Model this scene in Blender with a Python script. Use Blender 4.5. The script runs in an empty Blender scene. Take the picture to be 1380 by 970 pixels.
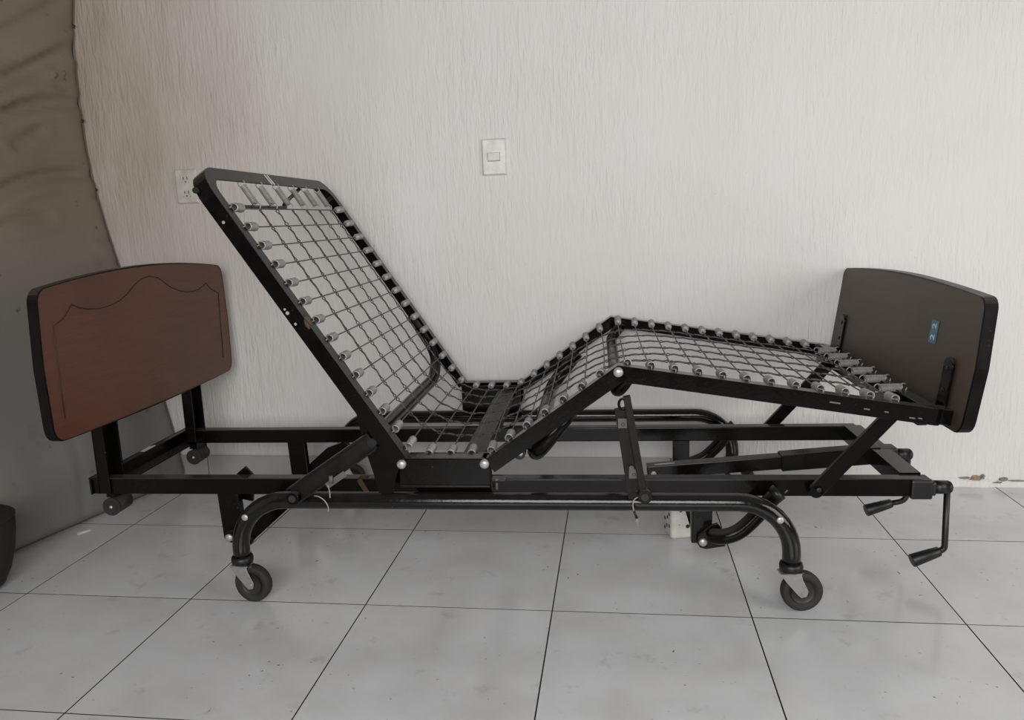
import bpy, bmesh, math, random
from math import sin, cos, pi, radians, hypot, exp
from mathutils import Vector, Matrix

SC = bpy.context.scene
COL = SC.collection
R = random.Random(7)

# ------------------------------------------------------------------ camera
yaw, pitch, roll = radians(-7.94690431), radians(-10.44132251), radians(-2.10119626)
fwd = Vector((sin(yaw)*cos(pitch), cos(yaw)*cos(pitch), sin(pitch)))
rgt = fwd.cross(Vector((0, 0, 1))).normalized()
upv = rgt.cross(fwd)
r2 = rgt*cos(roll) + upv*sin(roll)
u2 = -rgt*sin(roll) + upv*cos(roll)
cam_data = bpy.data.cameras.new('camera')
cam = bpy.data.objects.new('camera', cam_data)
COL.objects.link(cam)
cam.matrix_world = Matrix(((r2.x, u2.x, -fwd.x, 1.5077), (r2.y, u2.y, -fwd.y, -2.1010),
                           (r2.z, u2.z, -fwd.z, 0.9017), (0, 0, 0, 1)))
cam_data.sensor_width = 36.0
cam_data.sensor_fit = 'HORIZONTAL'
cam_data.lens = 1038.7*36.0/1380.0
cam_data.clip_start = 0.02
SC.camera = cam

# ------------------------------------------------------------------ world, lights, exposure
w = bpy.data.worlds.new('world')
SC.world = w
w.use_nodes = True
bg = w.node_tree.nodes['Background']
bg.inputs['Color'].default_value = (0.93, 0.96, 1.0, 1)
bg.inputs['Strength'].default_value = 0.10

def area_light(name, loc, target, sx, sy, power, col):
    d = bpy.data.lights.new(name, 'AREA')
    d.shape = 'RECTANGLE'
    d.size, d.size_y, d.energy, d.color = sx, sy, power, col
    o = bpy.data.objects.new(name, d)
    COL.objects.link(o)
    o.location = loc
    o.rotation_euler = (Vector(target) - Vector(loc)).to_track_quat('-Z', 'Y').to_euler()
    return o

area_light('added_front_daylight', (1.5, -3.4, 1.35), (1.5, 0.4, 0.35), 2.0, 1.5, 72, (0.985, 0.985, 1.0))  # unseen source added behind the camera, place and shape tuned for brightness
area_light('right_window_daylight', (4.1, -1.7, 1.25), (1.8, 0.2, 0.4), 1.6, 1.6, 32, (1.0, 0.985, 0.96))

SC.view_settings.view_transform = 'Standard'
SC.view_settings.look = 'None'
SC.view_settings.gamma = 1.0
SC.view_settings.use_curve_mapping = False
SC.view_settings.exposure = 0.0

# ------------------------------------------------------------------ materials
def new_mat(name):
    m = bpy.data.materials.new(name)
    m.use_nodes = True
    nt = m.node_tree
    return m, nt, nt.nodes['Principled BSDF']

def nd(nt, typ, **kw):
    n = nt.nodes.new(typ)
    for k, v in kw.items():
        if k.startswith('i_'):
            key = k[2:]
            n.inputs[int(key) if key.isdigit() else key.replace('_', ' ')].default_value = v
        else:
            setattr(n, k, v)
    return n

def ramp(nt, src, stops):
    r = nt.nodes.new('ShaderNodeValToRGB')
    e = r.color_ramp.elements
    e[0].position, e[0].color = stops[0][0], (*stops[0][1], 1)
    e[1].position, e[1].color = stops[-1][0], (*stops[-1][1], 1)
    for p, c in stops[1:-1]:
        x = e.new(p)
        x.color = (*c, 1)
    nt.links.new(src, r.inputs[0])
    return r

def coords(nt, scale=(1, 1, 1), kind='Object', loc=(0, 0, 0)):
    tc = nt.nodes.new('ShaderNodeTexCoord')
    mp = nd(nt, 'ShaderNodeMapping')
    mp.inputs['Scale'].default_value = scale
    mp.inputs['Location'].default_value = loc
    nt.links.new(tc.outputs[kind], mp.inputs[0])
    return mp.outputs[0]

def noise(nt, vec, scale, detail=4, rough=.55):
    n = nd(nt, 'ShaderNodeTexNoise')
    n.inputs['Scale'].default_value = scale
    n.inputs['Detail'].default_value = detail
    n.inputs['Roughness'].default_value = rough
    nt.links.new(vec, n.inputs['Vector'])
    return n.outputs['Fac']

def mix(nt, fac, a, b, blend='MIX'):
    m = nd(nt, 'ShaderNodeMix', data_type='RGBA', blend_type=blend)
    for i, v in ((0, fac), (6, a), (7, b)):
        if hasattr(v, 'is_output'):
            nt.links.new(v, m.inputs[i])
        elif i == 0:
            m.inputs[0].default_value = v
        else:
            m.inputs[i].default_value = (*v, 1)
    return m.outputs[2]

def bump(nt, bsdf, h, strength, dist):
    b = nd(nt, 'ShaderNodeBump')
    b.inputs['Strength'].default_value = strength
    b.inputs['Distance'].default_value = dist
    nt.links.new(h, b.inputs['Height'])
    nt.links.new(b.outputs[0], bsdf.inputs['Normal'])

def simple(name, col, rough=.5, metal=0., bumpy=None, var=.15, vscale=30):
    m, nt, b = new_mat(name)
    v = coords(nt)
    f = noise(nt, v, vscale)
    c = ramp(nt, f, [(.3, tuple(x*(1-var) for x in col)), (.7, tuple(min(1, x*(1+var)) for x in col))])
    nt.links.new(c.outputs[0], b.inputs['Base Color'])
    b.inputs['Roughness'].default_value = rough
    b.inputs['Metallic'].default_value = metal
    if bumpy:
        bump(nt, b, noise(nt, v, bumpy[0]), bumpy[1], bumpy[2])
    return m

def mat_black_paint(name, rough, worn, spec=.16, dust=.38):
    m, nt, b = new_mat(name)
    v = coords(nt)
    f1 = noise(nt, v, 22, 6, .65)
    f2 = noise(nt, v, 140, 3, .6)
    base = ramp(nt, f1, [(.35, (.0030, .0025, .0021)), (.62, (.0050, .0041, .0034)), (.80, (.011, .009, .0075))])
    w1 = ramp(nt, f2, [(.66, (0, 0, 0)), (.74, (1, 1, 1))])
    w2 = ramp(nt, noise(nt, v, 9, 2), [(.56, (0, 0, 0)), (.66, (1, 1, 1))])
    mk = mix(nt, 1.0, w1.outputs[0], w2.outputs[0], 'MULTIPLY')
    sc = nd(nt, 'ShaderNodeMath', operation='MULTIPLY')
    nt.links.new(mk, sc.inputs[0])
    sc.inputs[1].default_value = worn
    c = mix(nt, sc.outputs[0], base.outputs[0], (.16, .13, .11))
    # settled dust on the faces that look up
    ge = nd(nt, 'ShaderNodeNewGeometry')
    sn = nd(nt, 'ShaderNodeSeparateXYZ')
    nt.links.new(ge.outputs['Normal'], sn.inputs[0])
    du = nd(nt, 'ShaderNodeMapRange')
    for k_, v_ in (('From Min', .40), ('From Max', .75), ('To Max', dust)):
        du.inputs[k_].default_value = v_
    nt.links.new(sn.outputs['Z'], du.inputs['Value'])
    c = mix(nt, du.outputs[0], c, (.115, .095, .078))
    nt.links.new(c, b.inputs['Base Color'])
    rr = ramp(nt, f1, [(.3, (rough*.8,)*3), (.7, (rough*1.35,)*3)])
    nt.links.new(rr.outputs[0], b.inputs['Roughness'])
    b.inputs['Specular IOR Level'].default_value = spec
    bump(nt, b, f2, .12, .002)
    return m

ARMPAINT = mat_black_paint('worn_charcoal_arm_paint', .36, .8)
for e_, c_ in zip([x for x in ARMPAINT.node_tree.nodes if x.type == 'VALTORGB'][0].color_ramp.elements, ((.012, .0105, .009, 1), (.018, .0155, .0135, 1), (.03, .026, .022, 1))):
    e_.color = c_
BLACK = mat_black_paint('black_frame_paint', .15, .4)
GLOSS = mat_black_paint('glossy_black_tube_paint', .13, .35, .5, .10)
PLASTIC = simple('black_plastic', (.0045, .0040, .0037), .42)
GRIP = simple('black_rubber_grip', (.0045, .0040, .0037), .42)
RUBBER = simple('dark_grey_rubber', (.020, .018, .016), .75, 0, (60, .3, .004), .3)
HUB = simple('black_wheel_hub', (.02, .018, .017), .5)
ZINC = simple('zinc_plated_steel', (.36, .35, .33), .45, .6, None, .12, 60)
SPRING = simple('grey_spring_steel', (.40, .38, .355), .42, .35, None, .18, 80)
WIRE = simple('dull_mesh_wire', (.10, .088, .078), .5, .3, None, .3, 60)
RIVET = simple('bright_rivet_steel', (.46, .44, .41), .38, .55, None, .1, 60)
WHITE_WIRE = simple('pale_cable', (.34, .32, .29), .6)
CLIP = simple('dull_grey_clip', (.115, .108, .10), .55, .2)
RUST = simple('orange_brown_rust', (.085, .047, .027), .9, 0, (90, .5, .003), .4)
EDGE = mat_black_paint('black_edge_banding', .34, .9)
PLATE = simple('ivory_switch_plastic', (.70, .68, .63), .28)
OUTLET = simple('cream_outlet_plastic', (.58, .545, .475), .4)
SLOT = simple('dark_slot', (.02, .018, .016), .7)
WBLOCK = simple('white_block_plastic', (.66, .635, .59), .5, 0, (40, .2, .003), .1)
PAPER = simple('white_paper', (.72, .71, .68), .8)
TUB = simple('dark_charcoal_tub', (.011, .0095, .0085), .75, 0, (50, .25, .004), .3, 12)
CHIP = simple('bare_brown_plaster', (.36, .26, .17), .95, 0, (50, .8, .01), .35, 60)
CHIP2 = simple('bare_grey_cement', (.30, .28, .25), .95, 0, (50, .8, .01), .35, 60)
DIGIT = simple('pale_print', (.75, .77, .77), .6)
STICK = simple('blue_sticker_print', (.062, .20, .285), .5, 0, None, .1)

def mat_wall():
    m, nt, b = new_mat('combed_white_plaster')
    v = coords(nt)
    vs = coords(nt, (1, 1, .16))
    # vertically combed relief, patchy in strength
    comb = noise(nt, vs, 95, 3, .6)
    comb2 = noise(nt, vs, 34, 3, .6)
    patch = noise(nt, v, 3.2, 3)
    pr = ramp(nt, patch, [(.30, (.25,)*3), (.70, (1,)*3)])
    h = mix(nt, .45, comb, comb2)
    h = mix(nt, 1.0, h, pr.outputs[0], 'MULTIPLY')
    bump(nt, b, h, .8, .014)
    blot = noise(nt, v, 2.1, 5, .6)
    c = ramp(nt, blot, [(.30, (.745, .715, .675)), (.55, (.775, .752, .72)), (.75, (.79, .772, .745))])
    # streaked yellow-brown grime plus painted light falloff and brown bounce towards the mattress corner
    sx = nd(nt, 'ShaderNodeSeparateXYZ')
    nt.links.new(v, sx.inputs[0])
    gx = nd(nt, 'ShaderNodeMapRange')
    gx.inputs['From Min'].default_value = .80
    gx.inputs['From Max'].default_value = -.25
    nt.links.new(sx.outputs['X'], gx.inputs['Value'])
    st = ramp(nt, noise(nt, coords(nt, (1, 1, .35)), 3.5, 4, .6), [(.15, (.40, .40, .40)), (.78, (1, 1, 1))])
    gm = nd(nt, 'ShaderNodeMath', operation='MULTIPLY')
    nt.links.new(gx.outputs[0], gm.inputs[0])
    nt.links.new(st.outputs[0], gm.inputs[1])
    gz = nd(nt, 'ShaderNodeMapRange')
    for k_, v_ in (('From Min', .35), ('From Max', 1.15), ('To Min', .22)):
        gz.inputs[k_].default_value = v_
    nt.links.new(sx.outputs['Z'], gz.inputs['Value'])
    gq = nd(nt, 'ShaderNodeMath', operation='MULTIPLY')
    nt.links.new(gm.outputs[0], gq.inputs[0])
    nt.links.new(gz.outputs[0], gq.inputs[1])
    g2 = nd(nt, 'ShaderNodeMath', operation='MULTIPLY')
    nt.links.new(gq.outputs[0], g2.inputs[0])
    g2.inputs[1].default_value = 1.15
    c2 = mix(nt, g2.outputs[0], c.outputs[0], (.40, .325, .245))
    # fine grey pits in the plaster
    pit = ramp(nt, noise(nt, v, 120, 2, .5), [(.70, (0, 0, 0)), (.76, (1, 1, 1))])
    pitm = ramp(nt, noise(nt, v, 4.5, 2), [(.52, (0, 0, 0)), (.66, (.55, .55, .55))])
    pm = mix(nt, 1.0, pit.outputs[0], pitm.outputs[0], 'MULTIPLY')
    c3 = mix(nt, pm, c2, (.42, .40, .37))
    nt.links.new(c3, b.inputs['Base Color'])
    b.inputs['Roughness'].default_value = .72
    b.inputs['Specular IOR Level'].default_value = .3
    return m
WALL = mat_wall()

def mat_tile():
    m, nt, b = new_mat('glossy_grey_floor_tile')
    v = coords(nt, kind='Object')
    oi = nd(nt, 'ShaderNodeObjectInfo')
    ad = nd(nt, 'ShaderNodeVectorMath', operation='MULTIPLY_ADD')
    nt.links.new(oi.outputs['Random'], ad.inputs[0])
    ad.inputs[1].default_value = (31, 17, 9)
    nt.links.new(v, ad.inputs[2])
    vv = ad.outputs[0]
    cloud = noise(nt, vv, 5, 5, .6)
    c = ramp(nt, cloud, [(.30, (.60, .595, .585)), (.55, (.665, .668, .672)), (.75, (.70, .708, .72))])
    spk = ramp(nt, noise(nt, vv, 75, 2, .5), [(.715, (0, 0, 0)), (.75, (1, 1, 1))])
    spm = ramp(nt, noise(nt, vv, 6, 2), [(.50, (0, 0, 0)), (.58, (1, 1, 1))])
    s = mix(nt, 1.0, spk.outputs[0], spm.outputs[0], 'MULTIPLY')
    sm = nd(nt, 'ShaderNodeMath', operation='MULTIPLY')
    nt.links.new(s, sm.inputs[0])
    sm.inputs[1].default_value = .9
    c2 = mix(nt, sm.outputs[0], c.outputs[0], (.10, .085, .07))
    smg = ramp(nt, noise(nt, vv, 11, 4, .7), [(.60, (0, 0, 0)), (.74, (.32, .32, .32))])
    c3 = mix(nt, smg.outputs[0], c2, (.25, .225, .195))
    nt.links.new(c3, b.inputs['Base Color'])
    rr = ramp(nt, cloud, [(.3, (.12,)*3), (.7, (.22,)*3)])
    nt.links.new(rr.outputs[0], b.inputs['Roughness'])
    b.inputs['Specular IOR Level'].default_value = .65
    return m
TILE = mat_tile()
GROUT = simple('brown_grey_grout', (.07, .06, .05), .95)
BASETILE = simple('grey_skirting_tile', (.42, .40, .37), .32, 0, None, .08, 8)

def mat_wood(name, dark, mid, light, rough):
    m, nt, b = new_mat(name)
    v = coords(nt, (6, 1.2, 22))
    f = noise(nt, v, 7, 6, .62)
    v2 = coords(nt, (1, 1, 1))
    f2 = noise(nt, v2, 3, 3)
    c = ramp(nt, f, [(.28, dark), (.52, mid), (.76, light)])
    k = ramp(nt, f2, [(.3, (.82, .82, .82)), (.7, (1.1, 1.1, 1.1))])
    c2 = mix(nt, 1.0, c.outputs[0], k.outputs[0], 'MULTIPLY')
    nt.links.new(c2, b.inputs['Base Color'])
    b.inputs['Roughness'].default_value = rough
    bump(nt, b, f, .06, .001)
    return m
MAHOG = mat_wood('mahogany_laminate', (.086, .029, .014), (.104, .036, .017), (.124, .045, .022), .42)
DARKWOOD = mat_wood('dark_brown_hardboard', (.064, .044, .027), (.073, .051, .032), (.083, .059, .038), .50)
GROOVE = simple('dark_red_groove', (.030, .010, .006), .6)
GROOVE2 = simple('blackened_groove', (.010, .008, .007), .6)

def mat_fabric():
    m, nt, b = new_mat('worn_beige_mattress_cloth')
    v = coords(nt)
    big = noise(nt, v, 2.2, 4, .6)
    c = ramp(nt, big, [(.3, (.180, .148, .108)), (.55, (.213, .177, .132)), (.75, (.24, .204, .156))])
    # cloth colour turns greyer towards the lower end
    sx = nd(nt, 'ShaderNodeSeparateXYZ')
    nt.links.new(v, sx.inputs[0])
    mr = nd(nt, 'ShaderNodeMapRange')
    mr.inputs['From Min'].default_value = .95
    mr.inputs['From Max'].default_value = .55
    nt.links.new(sx.outputs['Z'], mr.inputs['Value'])
    c1 = mix(nt, mr.outputs[0], c.outputs[0], (.205, .196, .176))
    st = ramp(nt, noise(nt, v, 9, 4, .65), [(.60, (0, 0, 0)), (.76, (.4, .4, .4))])
    c2 = mix(nt, st.outputs[0], c1, (.11, .09, .07))
    sp = ramp(nt, noise(nt, v, 26, 2, .5), [(.70, (0, 0, 0)), (.76, (.7, .7, .7))])
    c3 = mix(nt, sp.outputs[0], c2, (.10, .07, .05))
    nt.links.new(c3, b.inputs['Base Color'])
    b.inputs['Roughness'].default_value = .85
    b.inputs['Specular IOR Level'].default_value = .2
    bump(nt, b, noise(nt, v, 420, 2), .15, .001)
    return m
FABRIC = mat_fabric()

# ------------------------------------------------------------------ mesh builder
class MB:
    def __init__(s):
        s.v, s.f, s.sm, s.mi, s.cur = [], [], [], [], 0
    def add(s, vs, fs, smooth=False):
        o = len(s.v)
        s.v += [tuple(x) for x in vs]
        for f in fs:
            s.f.append([o+i for i in f])
            s.sm.append(smooth)
            s.mi.append(s.cur)
    def box(s, a, b):
        x0, y0, z0 = a
        x1, y1, z1 = b
        s.add([(x0, y0, z0), (x1, y0, z0), (x1, y1, z0), (x0, y1, z0), (x0, y0, z1), (x1, y0, z1), (x1, y1, z1), (x0, y1, z1)],
              [(0, 3, 2, 1), (4, 5, 6, 7), (0, 1, 5, 4), (1, 2, 6, 5), (2, 3, 7, 6), (3, 0, 4, 7)])
        return s
    def bar(s, p, q, w, h, up=(0, 1, 0)):
        """box section from p to q: w across 'up', h along 'up'"""
        p, q = Vector(p), Vector(q)
        t = (q-p).normalized()
        n = Vector(up)
        n = (n - t*n.dot(t)).normalized()
        b = t.cross(n)
        vs = []
        for c in (p, q):
            for sw, sh in ((-1, -1), (1, -1), (1, 1), (-1, 1)):
                vs.append(c + b*(sw*w/2) + n*(sh*h/2))
        s.add(vs, [(0, 1, 2, 3), (7, 6, 5, 4), (0, 4, 5, 1), (1, 5, 6, 2), (2, 6, 7, 3), (3, 7, 4, 0)])
        return s
    def tube(s, pts, r, n=8, caps=True, closed=False, smooth=True):
        pts = [Vector(p) for p in pts]
        N = len(pts)
        rs = r if isinstance(r, (list, tuple)) else [r]*N
        T = []
        for i in range(N):
            if closed:
                t = pts[(i+1) % N] - pts[i-1]
            else:
                t = pts[min(i+1, N-1)] - pts[max(i-1, 0)]
            T.append(t.normalized())
        a = Vector((0, 0, 1)) if abs(T[0].z) < .9 else Vector((1, 0, 0))
        nrm = (a - T[0]*a.dot(T[0])).normalized()
        vs = []
        for i in range(N):
            nrm = (nrm - T[i]*nrm.dot(T[i]))
            nrm.normalize()
            b = T[i].cross(nrm)
            for k in range(n):
                an = 2*pi*k/n
                vs.append(pts[i] + (nrm*cos(an) + b*sin(an))*rs[i])
        fs = []
        for i in range(N if closed else N-1):
            j = (i+1) % N
            for k in range(n):
                k2 = (k+1) % n
                fs.append((i*n+k, i*n+k2, j*n+k2, j*n+k))
        s.add(vs, fs, smooth)
        if caps and not closed:
            o = len(s.v) - len(vs)
            s.f.append([o+k for k in range(n)][::-1]); s.sm.append(False); s.mi.append(s.cur)
            s.f.append([o+(N-1)*n+k for k in range(n)]); s.sm.append(False); s.mi.append(s.cur)
        return s
    def cyl(s, p, q, r0, r1=None, n=16):
        return s.tube([p, q], [r0, r0 if r1 is None else r1], n)
    def dome(s, c, d, r, h, n=14):
        """rivet head on point c bulging along d"""
        c, d = Vector(c), Vector(d).normalized()
        pts, rs = [], []
        for k in range(5):
            a = k/4*pi/2*.97
            pts.append(c + d*(h*sin(a)))
            rs.append(r*cos(a))
        return s.tube(pts, rs, n)
    def prism(s, poly, y0, y1):
        """polygon in XZ extruded in Y"""
        n = len(poly)
        vs = [(x, y0, z) for x, z in poly] + [(x, y1, z) for x, z in poly]
        fs = [tuple(range(n)), tuple(range(2*n-1, n-1, -1))]
        fs += [(i, n+i, n+(i+1) % n, (i+1) % n) for i in range(n)]
        s.add(vs, fs)
        return s
    def sweep(s, pts, nin, N, prof, closed_ends=True):
        """prof = [(inward, along -N)]; pts lie in a plane of normal N; nin = inward directions with mitre scale"""
        N = Vector(N)
        n = len(prof)
        vs = []
        for p, m in zip(pts, nin):
            for a, d in prof:
                vs.append(Vector(p) + Vector(m)*a - N*d)
        fs = []
        for i in range(len(pts)-1):
            for k in range(n):
                k2 = (k+1) % n
                fs.append((i*n+k, i*n+k2, (i+1)*n+k2, (i+1)*n+k))
        fs.append(tuple(range(n))[::-1])
        fs.append(tuple((len(pts)-1)*n+k for k in range(n)))
        s.add(vs, fs)
        return s
    def lathe(s, prof, c=(0, 0, 0), n=32):
        vs, fs = [], []
        for r, z in prof:
            for k in range(n):
                a = 2*pi*k/n
                vs.append((c[0]+r*cos(a), c[1]+r*sin(a), c[2]+z))
        for i in range(len(prof)-1):
            for k in range(n):
                k2 = (k+1) % n
                fs.append((i*n+k, i*n+k2, (i+1)*n+k2, (i+1)*n+k))
        s.add(vs, fs, True)
        return s
    def mesh(s, name, mats):
        me = bpy.data.meshes.new(name)
        me.from_pydata(s.v, [], s.f)
        bm = bmesh.new()
        bm.from_mesh(me)
        bmesh.ops.recalc_face_normals(bm, faces=bm.faces)
        bm.to_mesh(me)
        bm.free()
        for m in (mats if isinstance(mats, (list, tuple)) else [mats]):
            me.materials.append(m)
        me.polygons.foreach_set('use_smooth', s.sm)
        me.polygons.foreach_set('material_index', s.mi)
        me.update()
        return me
    def build(s, name, mats, parent=None, bevel=0, label=None):
        o = bpy.data.objects.new(name, s.mesh(name, mats))
        COL.objects.link(o)
        if parent is not None:
            o.parent = parent
        if bevel:
            b = o.modifiers.new('bevel', 'BEVEL')
            b.width, b.segments, b.limit_method, b.angle_limit = bevel, 2, 'ANGLE', radians(40)
        if label:
            o['label'] = label
        return o

def inst(me, name, parent, mat=None):
    o = bpy.data.objects.new(name, me)
    COL.objects.link(o)
    o.parent = parent
    if mat is not None:
        o.matrix_local = mat
    return o

def empty(name, loc=(0, 0, 0), rz=0, parent=None):
    o = bpy.data.objects.new(name, None)
    COL.objects.link(o)
    o.location, o.rotation_euler = loc, (0, 0, rz)
    o.empty_display_size = .1
    if parent is not None:
        o.parent = parent
    return o

def tag(o, label, cat, group=None):
    o['label'], o['category'] = label, cat
    if group:
        o['group'] = group

def frame_mat(origin, xdir, zhint):
    x = Vector(xdir).normalized()
    z = Vector(zhint)
    z = (z - x*z.dot(x)).normalized()
    y = z.cross(x)
    return Matrix(((x.x, y.x, z.x, origin[0]), (x.y, y.y, z.y, origin[1]), (x.z, y.z, z.z, origin[2]), (0, 0, 0, 1)))

def arc(c, r, a0, a1, n):
    return [(c[0]+r*cos(a0+(a1-a0)*k/n), c[1]+r*sin(a0+(a1-a0)*k/n)) for k in range(n+1)]

def smooth_path(pts, sub=6):
    """Catmull-Rom through 3-D points"""
    P = [Vector(p) for p in pts]
    P = [P[0]*2-P[1]] + P + [P[-1]*2-P[-2]]
    out = []
    for i in range(1, len(P)-2):
        for k in range(sub):
            t = k/sub
            a, b, c, d = P[i-1], P[i], P[i+1], P[i+2]
            out.append(.5*((2*b) + (c-a)*t + (2*a-5*b+4*c-d)*t*t + (3*b-a-3*c+d)*t**3))
    out.append(P[-2])
    return out

# ------------------------------------------------------------------ the setting
TS = .45                                        # tile pitch
WY = .432                                       # back wall face
fl = MB().box((-.80, -2.9, -.05), (4.2, WY+.1, -.005)).build('floor', GROUT)
fl['kind'] = 'structure'
gap = .0028
tile_me = {}
def tile_mesh(x0, x1, y0, y1):
    key = (round(x1-x0, 3), round(y1-y0, 3))
    if key not in tile_me:
        sx, sy = key[0]/2, key[1]/2
        m = MB()
        vs = []
        for z in (-.008, 0):
            vs += [(-sx, -sy, z), (sx, -sy, z), (sx, sy, z), (-sx, sy, z)]
        fs = [(4, 5, 6, 7), (0, 1, 5, 4), (1, 2, 6, 5), (2, 3, 7, 6), (3, 0, 4, 7)]
        m.add(vs, fs)
        m.mi = [0, 1, 1, 1, 1]
        tile_me[key] = m.mesh('floor_tile', [TILE, GROUT])
    return tile_me[key]
for i in range(-2, 9):
    for j in range(-6, 1):
        x0, x1 = i*TS+gap/2, (i+1)*TS-gap/2
        y0, y1 = j*TS+gap/2, min((j+1)*TS-gap/2, WY)
        if x0 > 4.1:
            continue
        if i == -2:
            x0 = -.78
        t = inst(tile_mesh(x0, x1, y0, y1), 'floor_tile', fl)
        t.location = ((x0+x1)/2, (y0+y1)/2, R.uniform(-.0002, .0002))

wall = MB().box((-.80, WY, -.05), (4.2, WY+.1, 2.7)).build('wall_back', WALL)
wall['kind'] = 'structure'
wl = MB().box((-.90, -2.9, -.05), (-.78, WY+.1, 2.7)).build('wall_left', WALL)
wl['kind'] = 'structure'

bb = MB().box((-.775, WY-.006, .001), (2.235, WY-.0005, .088)).build('baseboard_back', GROUT)
bb['kind'] = 'structure'
edges = [-.775, -.428, .022, .472, .922, 1.68, 2.235]
for a, b in zip(edges[:-1], edges[1:]):
    if b-a < .03:
        continue
    MB().box((a+.0015, WY-.010, .002), (b-.0015, WY-.004, .0915)).build('skirting_tile', BASETILE, bb, .001)

# ragged plaster left along the foot of the wall where the skirting has come off
lip = []
nx = 46
vs, fs = [], []
for k in range(nx+1):
    x = 2.245 + (4.15-2.245)*k/nx
    h = .024 + R.uniform(-.006, .006)
    d = .006 + R.uniform(-.002, .002)
    vs += [(x, WY-d, .0), (x, WY-d, h*.8), (x, WY-.0005, h), (x, WY-.0005, 0)]
for k in range(nx):
    o = k*4
    fs += [(o, o+4, o+5, o+1), (o+1, o+5, o+6, o+2)]
m = MB(); m.add(vs, fs, False)
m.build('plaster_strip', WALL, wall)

def chip(cx, cz, wx, hz, mat, seed):
    q = random.Random(seed)
    n = 12
    rim = []
    for k in range(n):
        a = 2*pi*k/n
        rr = q.uniform(.7, 1.15)
        rim.append((cx+wx*rr*cos(a), cz+hz*rr*sin(a)))
    vs = [(x, WY-.0005, z) for x, z in rim]
    vs += [(cx+(x-cx)*.6+q.uniform(-.002, .002), WY-.006-q.uniform(0, .005), cz+(z-cz)*.6) for x, z in rim]
    vs.append((cx, WY-.009, cz))
    fs = []
    for k in range(n):
        k2 = (k+1) % n
        fs += [(k, k2, n+k2, n+k), (n+k, n+k2, 2*n)]
    m = MB(); m.add(vs, fs)
    return m.build('plaster_chip', mat, wall)
chip(2.640, .029, .022, .010, CHIP, 3)
chip(2.608, .030, .020, .004, CHIP2, 4)
chip(2.660, .034, .008, .008, CHIP2, 5)
chip(2.722, .026, .014, .008, CHIP2, 6)
chip(2.705, .016, .020, .003, CHIP, 8)
chip(2.765, .022, .030, .002, CHIP2, 9)

# ------------------------------------------------------------------ light switch
sw = empty('light_switch', (1.121, WY, 1.096))
tag(sw, 'white plastic light switch plate with one small rocker, high on the plaster wall', 'switch')
def wall_plate(wd, ht, dp, mat, name, parent):
    ch = .004
    m = MB()
    vs = []
    for (e, y) in ((0, 0), (0, -dp*.45), (ch, -dp)):
        vs += [(-wd/2+e, y, -ht/2+e), (wd/2-e, y, -ht/2+e), (wd/2-e, y, ht/2-e), (-wd/2+e, y, ht/2-e)]
    fs = [(8, 9, 10, 11)]
    for L in (0, 4):
        for k in range(4):
            k2 = (k+1) % 4
            fs.append((L+k, L+k2, L+4+k2, L+4+k))
    m.add(vs, fs)
    return m.build(name, mat, parent, .0012)
wall_plate(.0795, .1145, .010, PLATE, 'wall_plate', sw)
MB().box((-.0215, -.0108, -.0145), (.0205, -.0095, .0135)).build('switch_recess', simple('shaded_recess', (.40, .385, .35), .6), sw)
m = MB()
m.add([(-.0195, -.0105, -.0115), (.0185, -.0105, -.0115), (.0185, -.0105, .0125), (-.0195, -.0105, .0125),
       (-.0195, -.0150, -.0115), (.0185, -.0150, -.0115), (.0185, -.0120, .0125), (-.0195, -.0120, .0125)],
      [(0, 1, 2, 3), (4, 7, 6, 5), (0, 4, 5, 1), (1, 5, 6, 2), (2, 6, 7, 3), (3, 7, 4, 0)])
m.build('rocker', PLATE, sw, .0006)

# ------------------------------------------------------------------ power outlet
ou = empty('power_outlet', (.056, WY, 1.047))
tag(ou, 'cream double power outlet on the wall just left of the raised backrest', 'outlet')
wall_plate(.079, .1145, .009, OUTLET, 'wall_plate', ou)
for dz in (.022, -.025):
    rc = MB().box((-.017, -.0102, dz-.0145), (.017, -.0085, dz+.0135)).build('receptacle', OUTLET, ou, .0005)
    for a, b, c, d in ((-.0085, .0010, .0028, .0095), (.0052, .0010, .0028, .0105)):
        MB().box((a, -.0107, dz+b), (a+c, -.0100, dz+d)).build('slot', SLOT, rc)
    MB().cyl((0, -.0107, dz-.0065), (0, -.0100, dz-.0065), .0026, n=12).build('ground_hole', SLOT, rc)
    for sx_ in (-.013, .012):
        MB().cyl((sx_, -.0106, dz-.009), (sx_, -.0100, dz-.009), .0018, n=8).build('screw', CHIP2, rc)

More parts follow.
